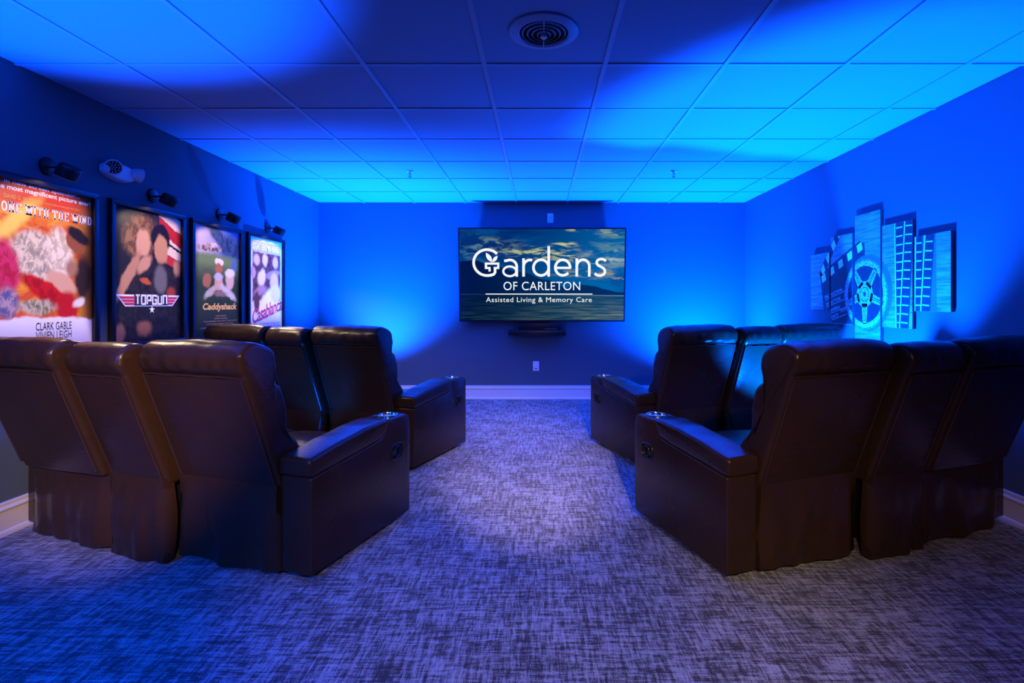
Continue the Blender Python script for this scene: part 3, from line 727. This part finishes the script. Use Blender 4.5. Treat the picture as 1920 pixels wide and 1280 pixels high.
# slab-serif title
def slab(word, x0, x1, z0, z1, wst):
    G = {'G': [arc(0.5, 0.5, 0.36, 0.42, 40, 320, 16), [(0.62, 0.45), (0.95, 0.45)], [(0.82, 0.45), (0.82, 0.1)]], 'O': [arc(0.5, 0.5, 0.36, 0.42, 0, 360, 22)],
         'N': [[(0.2, 0), (0.2, 1)], [(0.2, 1), (0.8, 0)], [(0.8, 0), (0.8, 1)]], 'E': [[(0.25, 0), (0.25, 1)], [(0.1, 0.08), (0.9, 0.08)], [(0.1, 0.92), (0.9, 0.92)], [(0.25, 0.5), (0.7, 0.5)], [(0.86, 0), (0.86, 0.26)], [(0.86, 0.74), (0.86, 1)]],
         'W': [[(0.06, 1), (0.28, 0)], [(0.28, 0), (0.5, 0.9)], [(0.5, 0.9), (0.72, 0)], [(0.72, 0), (0.94, 1)]], 'I': [[(0.5, 0), (0.5, 1)]], 'T': [[(0.5, 0), (0.5, 1)], [(0.08, 0.92), (0.92, 0.92)], [(0.1, 0.7), (0.1, 1)], [(0.9, 0.7), (0.9, 1)]],
         'H': [[(0.22, 0), (0.22, 1)], [(0.78, 0), (0.78, 1)], [(0.22, 0.5), (0.78, 0.5)]], 'D': [[(0.22, 0), (0.22, 1)], [(0.08, 0.08), (0.5, 0.08)], [(0.08, 0.92), (0.5, 0.92)], arc(0.48, 0.5, 0.36, 0.42, -90, 90, 14)]}
    WD = {'I': 0.55, 'W': 1.25, ' ': 0.42}
    tot = sum(WD.get(c, 1.0) for c in word); k = (x1-x0)/tot; x = x0; h = z1-z0; out = []
    for c in word:
        wd = WD.get(c, 1.0)*k; gx = 0.07*wd; wd_full = wd
        for st in G.get(c, []):
            P = [(x+gx+a*wd*0.86, z0+b*h) for a, b in st]
            vert = len(P) == 2 and abs(P[0][0]-P[1][0]) < wd*0.3
            hor = len(P) == 2 and abs(P[0][1]-P[1][1]) < 1e-6
            out += stroke(P, wst*(0.42 if hor else 1.0))
            if vert and abs(P[0][1]-P[1][1]) > h*0.8 and c in 'NIHWT':
                for q in P:
                    s_ = 1 if q[1] < z0+h/2 else -1
                    if c == 'T' and s_ < 0: continue
                    out += rect(q[0]-wst*0.95, q[0]+wst*0.95, min(q[1], q[1]+s_*h*0.15), max(q[1], q[1]+s_*h*0.15))
        x += wd
    return out
flat('title_lettering', slab('GONE WITH THE WIND', 2.548, 3.112, 1.604, 1.655, 0.0078), onp(0), INK['white'], prints[0])
lettering(0, 'CLARK GABLE', 2.765, 2.975, 1.004, 1.046, 'black')
lettering(0, 'VIVIEN LEIGH', 2.765, 2.975, 0.955, 0.997, 'black')
# winged banner
by0, by1 = 3.285, 3.868
flat('title_banner', poly([(by0, 1.205), (by1, 1.205), (by1-0.075, 1.128), (by0+0.075, 1.128)]), onp(1), INK['white'], prints[1])
o3 = lambda d: (lambda y, z: (0.0124+d, y-pcs[1], z-ZM))
for k in range(3):
    z1_ = 1.193-k*0.020; ins = (1.205-z1_)/0.077*0.075
    flat('banner_bar', poly([(by0+0.012+ins, z1_), (3.440, z1_), (3.440, z1_-0.015), (by0+0.012+ins+0.015, z1_-0.015)]) + poly([(3.742, z1_), (by1-0.012-ins, z1_), (by1-0.012-ins-0.015, z1_-0.015), (3.742, z1_-0.015)]), o3(0.0004), INK['bar'], prints[1])
flat('banner_field', rect(3.434, 3.748, 1.1335, 1.2115), o3(0.0003), INK['black'], prints[1])
def blk(word, x0, x1, z0, z1, wst):
    G = {'T': [[(0, 1), (1, 1)], [(0.5, 1), (0.5, 0)]], 'O': [[(0, 0), (0, 1), (1, 1), (1, 0), (0, 0)]], 'P': [[(0, 0), (0, 1), (1, 1), (1, 0.42), (0, 0.42)]],
         'G': [[(1, 0.8), (1, 1), (0, 1), (0, 0), (1, 0), (1, 0.5), (0.5, 0.5)]], 'U': [[(0, 1), (0, 0), (1, 0), (1, 1)]], 'N': [[(0, 0), (0, 1), (1, 1), (1, 0)]]}
    n = len(word); k = (x1-x0)/n; out = []
    for i_, c in enumerate(word):
        for st in G[c]: out += stroke([(x0+k*(i_+0.16)+a*k*0.66, z0+wst/2+b*(z1-z0-wst)) for a, b in st], wst)
    return out
flat('title_lettering', blk('TOPGUN', 3.440, 3.742, 1.1375, 1.207, 0.0125), o3(0.0008), INK['white'], prints[1])
sc = (3.592, 1.105)
flat('star', poly([(sc[0]+(0.028 if k % 2 == 0 else 0.011)*math.sin(math.pi*k/5), sc[1]+(0.028 if k % 2 == 0 else 0.011)*math.cos(math.pi*k/5)) for k in range(10)]), o3(0.0008), INK['white'], prints[1])
flat('title_lettering', text_tris('Caddyshack', (4.135, 4.60, 1.080, 1.150), shear=0.18, bold=0.035), onp(2), INK['gold'], prints[2])
for k, (a, b) in enumerate(((4.30, 4.44), (4.28, 4.46), (4.14, 4.60), (4.18, 4.54))):
    lettering(2, 'THE SNOBS AGAINST THE SLOBS' if k > 1 else 'SOME PEOPLE', a, b, 1.040-k*0.021, 1.050-k*0.021, 'amber')
lettering(2, 'CHEVY CHASE  RODNEY DANGERFIELD', 4.10, 4.62, 0.945, 0.957, 'amber')
def rot2(T, c, a):
    ca, sa = math.cos(a), math.sin(a)
    return [tuple((c[0]+(p[0]-c[0])*ca-(p[1]-c[1])*sa, c[1]+(p[0]-c[0])*sa+(p[1]-c[1])*ca) for p in t) for t in T]
flat('title_lettering', rot2(text_tris('Casablanca', (4.84, 5.40, 1.020, 1.150), shear=0.4, bold=0.012, spacing=0.9), (5.12, 1.08), R(13)), lambda y, z: (0.0128, y-pcs[3], z-ZM), INK['red'], prints[3])
lettering(3, 'HUMPHREY', 4.88, 5.02, 1.738, 1.750, 'black'); lettering(3, 'INGRID', 5.07, 5.16, 1.738, 1.750, 'black'); lettering(3, 'PAUL', 5.24, 5.30, 1.738, 1.750, 'black')
flat('name_band', rect(4.83, 5.365, 1.640, 1.728), onp(3), INK['grey'], prints[3])
flat('lettering', text_tris('BOGART BERGMAN HENREID', (4.845, 5.35, 1.650, 1.720), bold=0.02), lambda y, z: (0.0130, y-pcs[3], z-ZM), INK['white'], prints[3])
lettering(3, 'CLAUDE RAINS  CONRAD VEIDT', 4.98, 5.36, 0.945, 0.962, 'black'); lettering(3, 'SYDNEY GREENSTREET  PETER LORRE', 4.98, 5.36, 0.918, 0.934, 'black')

# ---------------------------------------------------------------- picture spotlights (framing projectors on the wall above each poster)
slab_ = ['above the fiery orange poster', 'above the poster with the red banner', 'above the green lawn poster', 'above the pale poster with red script']
for i, yc in enumerate(pcs):
    z0 = 1.885; ysp = yc+0.035
    t = thing('picture_spotlight', 'black cylinder wall spotlight '+slab_[i], 'spotlight', (XL, ysp, z0), 0, 'wall spotlights over the posters')
    obj('wall_plate', cyl_along((0, 0, 0), (1, 0, 0), [(0, 0), (0.046, 0), (0.048, 0.004), (0.046, 0.014), (0.04, 0.018), (0, 0.019)], 32), M['blackmetal'], t)
    obj('arm', tube([(0.015, 0, -0.004), (0.07, 0, -0.006), (0.10, 0, -0.012)], 0.006, 8), M['blackmetal'], t)
    ax = Vector((-0.46, 0, -0.89)).normalized(); c = Vector((0.120, 0, -0.030))
    hd = obj('lamp_head', cyl_along(c-ax*0.034, c+ax*0.036, [(0, 0), (0.044, 0), (0.0505, 0.006), (0.0525, 0.02), (0.0525, 0.068), (0.050, 0.070), (0.046, 0.068), (0.046, 0.060), (0, 0.060)], 32), M['blackmetal'], t)
    obj('lens', cyl_along(c+ax*0.0265, c+ax*0.03, [(0, 0), (0.0455, 0), (0.040, 0.004), (0, 0.005)], 24), M['lens'], hd)
    a = 0.104; lz = z0-0.070
    l = bpy.data.lights.new('projector_beam', 'POINT'); l.energy = 270; l.color = (1.0, 0.76, 0.50); l.shadow_soft_size = 0.012
    l.use_nodes = True; nt = l.node_tree
    em = nt.nodes.get('Emission') or nt.nodes.new('ShaderNodeEmission')
    # beam shaped like a framing projector's: even over the poster, shuttered at its edges
    def mth(op, p, q=None, clamp=False):
        nd = nt.nodes.new('ShaderNodeMath'); nd.operation = op; nd.use_clamp = clamp
        for k, vv in ((0, p), (1, q)):
            if vv is None: continue
            if hasattr(vv, 'links'): nt.links.new(vv, nd.inputs[k])
            else: nd.inputs[k].default_value = vv
        return nd.outputs[0]
    def rmp(f, lo, hi):
        nd = nt.nodes.new('ShaderNodeMapRange'); nd.interpolation_type = 'SMOOTHSTEP'; nt.links.new(f, nd.inputs[0])
        nd.inputs[1].default_value = lo; nd.inputs[2].default_value = hi; return nd.outputs[0]
    tcn = nt.nodes.new('ShaderNodeTexCoord'); sx = nt.nodes.new('ShaderNodeSeparateXYZ'); nt.links.new(tcn.outputs['Normal'], sx.inputs[0])
    dx = mth('MAXIMUM', mth('MULTIPLY', sx.outputs[0], -1.0), 0.02)
    tt = mth('DIVIDE', a, dx)
    hy = mth('ABSOLUTE', mth('ADD', mth('MULTIPLY', tt, sx.outputs[1]), ysp-yc)); dz = mth('MULTIPLY', tt, mth('MULTIPLY', sx.outputs[2], -1.0))
    mk = mth('MULTIPLY', rmp(hy, 0.325, 0.300), rmp(dz, lz-PZ0+0.02, lz-PZ0-0.03))
    mk = mth('MULTIPLY', mk, rmp(mth('SUBTRACT', dz, mth('MULTIPLY', mth('POWER', hy, 2.0), 0.55)), 0.035, 0.11))
    st = mth('MULTIPLY', mth('MULTIPLY', mth('POWER', tt, 2.75), mk), rmp(sx.outputs[0], -0.02, -0.06))
    st = mth('ADD', st, mth('MULTIPLY', mth('MULTIPLY', rmp(sx.outputs[2], -0.33, -0.55), rmp(sx.outputs[0], 0.05, 0.4)), 0.10))
    nt.links.new(st, em.inputs['Strength'])
    lo = bpy.data.objects.new('projector_beam', l); C.objects.link(lo); lo.parent = t; lo.location = (a, 0, -0.070)

# ---------------------------------------------------------------- emergency light on the left wall
e = thing('emergency_light', 'white oval emergency light with a round lamp head on the left wall', 'emergency light', (XL, 3.30, 1.965))
def oval_body(hy, hz, d):
    bm = bmesh.new(); rings = []
    for k, (f, x) in enumerate(((1, 0), (1.0, d*0.35), (0.95, d*0.7), (0.82, d*0.93), (0.55, d), (0, d*1.01))):
        if f == 0: rings.append([bm.verts.new((x, 0, 0))]); continue
        rings.append([bm.verts.new((x, hy*f*math.copysign(abs(math.cos(a))**0.85, math.cos(a)), hz*f*math.copysign(abs(math.sin(a))**0.9, math.sin(a)))) for a in [2*math.pi*q/40 for q in range(40)]])
    for a_, b_ in zip(rings, rings[1:]):
        for q in range(40):
            if len(b_) == 1: bm.faces.new((a_[q], a_[(q+1) % 40], b_[0]))
            else: bm.faces.new((a_[q], a_[(q+1) % 40], b_[(q+1) % 40], b_[q]))
    return bm
obj('housing', oval_body(0.125, 0.055, 0.052), M['white'], e)
def head(y, ax):
    ax = Vector(ax).normalized(); c = Vector((0.050, y, 0.012))
    h = obj('lamp_head', cyl_along(c-ax*0.035, c+ax*0.03, [(0, 0), (0.028, 0), (0.040, 0.025), (0.046, 0.05), (0.046, 0.062), (0.041, 0.063), (0.038, 0.056), (0, 0.056)], 32), M['white'], e)
    obj('reflector', cyl_along(c+ax*0.0205, c+ax*0.03, [(0, 0), (0.038, 0), (0.037, 0.0016), (0, 0.0016)], 24), M['dark'], h)
    q = ax.to_track_quat('Z', 'Y'); leds = []
    for r_, n in ((0, 1), (0.014, 6), (0.028, 11)):
        for k in range(n):
            o_ = q @ Vector((r_*math.cos(2*math.pi*k/n), r_*math.sin(2*math.pi*k/n), 0))
            leds.append(cyl_along(c+ax*0.022+o_, c+ax*0.03+o_, [(0, 0), (0.0045, 0), (0.004, 0.003), (0, 0.0045)], 8))
    obj('led_cluster', leds, M['lens'], h)
head(-0.075, (0.55, -0.80, -0.06)); head(0.105, (0.45, 0.85, -0.1))

# ---------------------------------------------------------------- ceiling fittings
v = thing('air_diffuser', 'round white ceiling air diffuser with concentric rings', 'vent', (0.018, 2.345, ZC-0.003))
obj('outer_ring', lathe([(0.112, 0.004), (0.108, -0.006), (0.116, -0.012), (0.135, -0.009), (0.154, -0.002), (0.155, 0.004)], 56), M['tee'], v)
obj('duct', lathe([(0, 0.003), (0.111, 0.003), (0.111, -0.0005), (0, -0.0005)], 40), M['dark'], v)
for k, r_ in enumerate((0.092, 0.070, 0.048, 0.026)):
    z_ = -0.009-0.002*k
    obj('cone_ring', lathe([(r_, z_-0.001), (r_+0.0055, z_+0.004), (r_+0.0065, z_+0.0038), (r_+0.0015, z_-0.0022), (r_, z_-0.001)], 48), M['tee'], v)
obj('hub', lathe([(0, -0.028), (0.012, -0.027), (0.016, -0.020), (0.010, 0.0), (0, 0.0)], 24), M['white'], v)
obj('strut', [bx(-0.0018, 0.0018, 0.01, 0.112, -0.012, -0.004), bx(-0.0018, 0.0018, -0.112, -0.01, -0.012, -0.004)], M['white'], v)
for x, lab in ((-1.19, 'small pendent fire sprinkler in the ceiling left of the television'), (1.228, 'small pendent fire sprinkler in the ceiling right of the television')):
    s_ = thing('fire_sprinkler', lab, 'sprinkler', (x, 4.83, ZC+0.0015), 0, 'ceiling sprinklers')
    obj('escutcheon', lathe([(0, 0), (0.034, 0), (0.032, -0.004), (0.014, -0.008), (0, -0.008)], 28), M['white'], s_)
    obj('body', lathe([(0, -0.006), (0.010, -0.006), (0.010, -0.018), (0.006, -0.022), (0, -0.022)], 16), M['chrome'], s_)
    obj('yoke', [tube([(sg*0.009, 0, -0.018), (sg*0.015, 0, -0.032), (sg*0.004, 0, -0.050)], 0.0025, 6) for sg in (-1, 1)], M['chrome'], s_)
    obj('glass_bulb', cyl_along((0, 0, -0.048), (0, 0, -0.02), [(0, 0), (0.003, 0.002), (0.003, 0.024), (0, 0.026)], 10), INK['bar'], s_)
    obj('deflector', lathe([(0, -0.049), (0.005, -0.050), (0.016, -0.052), (0.016, -0.0535), (0, -0.054)], 20), M['chrome'], s_)

# ---------------------------------------------------------------- five-piece canvas on the right wall
def wood_print():
    s = NT('canvas_wood_print'); vv = s.coord('Object', (1, 3.5, 60)); g = s.noise(vv, 1.0, 5, 0.65, 0.6); b = s.noise(s.coord('Object', (1, 4, 5)), 1.2, 3)
    s.set(Base_Color=s.mix(s.ramp(g, 0.35, 0.62), s.mix(b, (0.09, 0.10, 0.11), (0.20, 0.21, 0.22)), s.mix(b, (0.22, 0.23, 0.24), (0.40, 0.41, 0.42))), Roughness=0.7); s.bump(g, 0.1, 0.002)
    return s.m
M['wood'] = wood_print()
M['side'] = plain('canvas_edge', (0.05, 0.05, 0.055), 0.7)
IB = plain('print_charcoal', (0.025, 0.027, 0.032), 0.6, nscale=25, var=0.25)
ID = plain('print_shadow_grey', (0.13, 0.135, 0.14), 0.6, nscale=12, var=0.3)
IW = plain('print_white', (0.72, 0.74, 0.76), 0.6, nscale=60, var=0.1)
def reelmat():
    s = NT('print_worn_metal'); v_ = s.coord(); n1 = s.noise(v_, 70, 5, 0.7); s.set(Base_Color=s.mix(s.ramp(n1, 0.40, 0.58), (0.20, 0.21, 0.22), (0.62, 0.65, 0.66)), Roughness=0.6); return s.m
IR = reelmat()
# art coordinates: s = -(Y), z ; everything below in metres on the wall
XF = XR-0.025
pans = [(4.590, 0.485), (4.264, 0.720), (3.926, 0.966), (3.601, 0.720), (3.278, 0.485)]
cl = ['smallest far canvas panel with the end of the clapperboard', 'canvas panel printed with a clapperboard, second from the television', 'tallest middle canvas panel printed with the film reel', 'canvas panel printed with two crossing film strips beside the reel', 'canvas panel of film strips on wood, nearest the camera']
ZA = 1.338; PWD = 0.305
art = []      # (name, tris in (s,z), material, layer)
def rp(P, a=0, c=(0, 0)): return [(c[0]+x*math.cos(a)-y*math.sin(a), c[1]+x*math.sin(a)+y*math.cos(a)) for x, y in P]
# clapperboard body and its stripes (s runs to the right)
cbd = [(-4.60, 1.352), (-4.555, 1.10), (-4.40, 0.95), (-3.72, 1.02), (-3.83, 1.452), (-3.87, 1.475)]
art.append(('clapperboard_print', poly([(-4.585, 1.40), (-4.520, 1.085), (-4.40, 0.985), (-3.90, 0.985), (-3.96, 1.60), (-4.02, 1.625)]), IB, 1))
def sq(c, w_, h_, a, sk=0.3): return poly([(c[0]+x*math.cos(a)-y*math.sin(a), c[1]+x*math.sin(a)+y*math.cos(a)) for x, y in ((-w_/2-sk*h_/2, -h_/2), (w_/2-sk*h_/2, -h_/2), (w_/2+sk*h_/2, h_/2), (-w_/2+sk*h_/2, h_/2))])
a_up = math.atan2(0.215, 0.53)
for k in range(5):
    art.append(('clap_stripe_print', sq((-4.525+k*0.127, 1.365+k*0.052), 0.066, 0.062, a_up, 0.1), IW, 2))
a_st = math.atan2(0.35, 0.29)
art.append(('clap_stick_print', poly(rp([(0, -0.036), (0.52, -0.036), (0.52, 0.036), (0, 0.036)], a_st, (-4.575, 1.385))), IB, 1))
for k in range(4):
    d = 0.065+k*0.125
    art.append(('stick_stripe_print', sq((-4.575+d*math.cos(a_st), 1.385+d*math.sin(a_st)), 0.062, 0.060, a_st, 0.35), IW, 2))
wt = []
for k, (wd_, s0, s1, z_) in enumerate((('PRODUCTION', -4.50, -4.24, 1.185), ('DIRECTOR', -4.48, -4.26, 1.125), ('CAMERA', -4.44, -4.27, 1.068), ('DATE', -4.40, -4.30, 1.020))):
    wt += rot2(text_tris(wd_, (s0, s1, z_, z_+0.026)), (s0, z_), R(14))
    wt += rot2(rect(s0, -4.18, z_-0.012, z_-0.008), (s0, z_), R(14))
wt += rot2(text_tris('SCENE', (-4.27, -4.14, 1.075, 1.097)), (-4.27, 1.075), R(14))
art.append(('board_lettering', wt, IW, 2))
# reel
RC = (-3.955, 1.216); RO = 0.262
art.append(('reel_shade_print', ringt(RC[0]+0.03, RC[1]+0.01, 0.0, RO+0.022, 40), ID, 1.5))
art.append(('reel_gap_print', ringt(RC[0], RC[1], 0.0, RO, 48), IB, 2.5))
rt = ringt(RC[0], RC[1], RO-0.048, RO, 56) + ringt(RC[0], RC[1], 0.026, 0.098, 36)
for k in range(5):
    an = R(126+72*k); ca, sa = math.cos(an), math.sin(an)
    rt += poly(rp([(0.07, -0.034), (RO-0.04, -0.022), (RO-0.04, 0.022), (0.07, 0.034)], an, RC))
art.append(('reel_print', rt, IR, 3))
for r0_, r1_ in ((0.050, 0.056), (RO-0.008, RO-0.004), (0.0, 0.018)): art.append(('reel_groove_print', ringt(RC[0], RC[1], r0_, r1_, 44), IB, 4))
for k in range(5):
    an = R(126+72*k)
    for q in (-0.007, 0.007): art.append(('reel_groove_print', poly(rp([(0.08, q-0.003), (RO-0.06, q-0.003), (RO-0.06, q+0.003), (0.08, q+0.003)], an, RC)), IB, 4))
art.append(('reel_hub_print', ringt(RC[0], RC[1], 0.018, 0.030, 24), IR, 4.5))
# film strips
def strip(p0, p1, wd_, n, lay):
    p0, p1 = Vector(p0), Vector(p1); d = p1-p0; nn_ = Vector((d.y, -d.x)).normalized()*wd_/2
    art.append(('film_strip_print', poly([tuple(p0-nn_), tuple(p0+nn_), tuple(p1+nn_), tuple(p1-nn_)]), IB, lay))
    T_ = []
    for k in range(n):
        c = p0+d*(k+0.5)/n
        T_ += stroke([tuple(c-nn_*0.72), tuple(c+nn_*0.80)], 0.009)
    T_ += stroke([tuple(p0+nn_*1.06), tuple(p1+nn_*1.06)], 0.010)
    art.append(('film_frame_print', T_, IW, lay+0.5))
strip((-3.575, 1.75), (-3.560, 0.93), 0.085, 14, 1)
strip((-3.470, 1.75), (-3.530, 0.93), 0.085, 14, 2)
strip((-3.385, 1.62), (-3.395, 1.05), 0.062, 10, 1)
strip((-3.290, 1.62), (-3.335, 1.05), 0.078, 10, 2)
art.append(('film_shade_print', poly([(-3.285, 1.62), (-3.245, 1.62), (-3.235, 1.05), (-3.30, 1.05)]), ID, 1.2))
for i, (yc, h_) in enumerate(pans):
    c = thing('canvas_panel', cl[i], 'canvas', (XR, yc, ZA), 0, 'five-piece film canvas on the right wall')
    obj('stretcher', bx(XF-XR+0.0008, -0.001, -PWD/2, PWD/2, -h_/2, h_/2, 0.002, 1), M['side'], c, smooth=False)
    fc = obj('printed_face', bx(XF-XR, XF-XR+0.0012, -PWD/2+0.001, PWD/2-0.001, -h_/2+0.001, h_/2-0.001), M['wood'], c, smooth=False)
    for nm, T_, mt, lay in art:
        K = clip(T_, -yc-PWD/2+0.002, -yc+PWD/2-0.002, ZA-h_/2+0.002, ZA+h_/2-0.002)
        flat(nm, K, lambda s_, z_, L=lay: (XF-XR-0.0003*L, -s_-yc, z_-ZA), mt, fc)
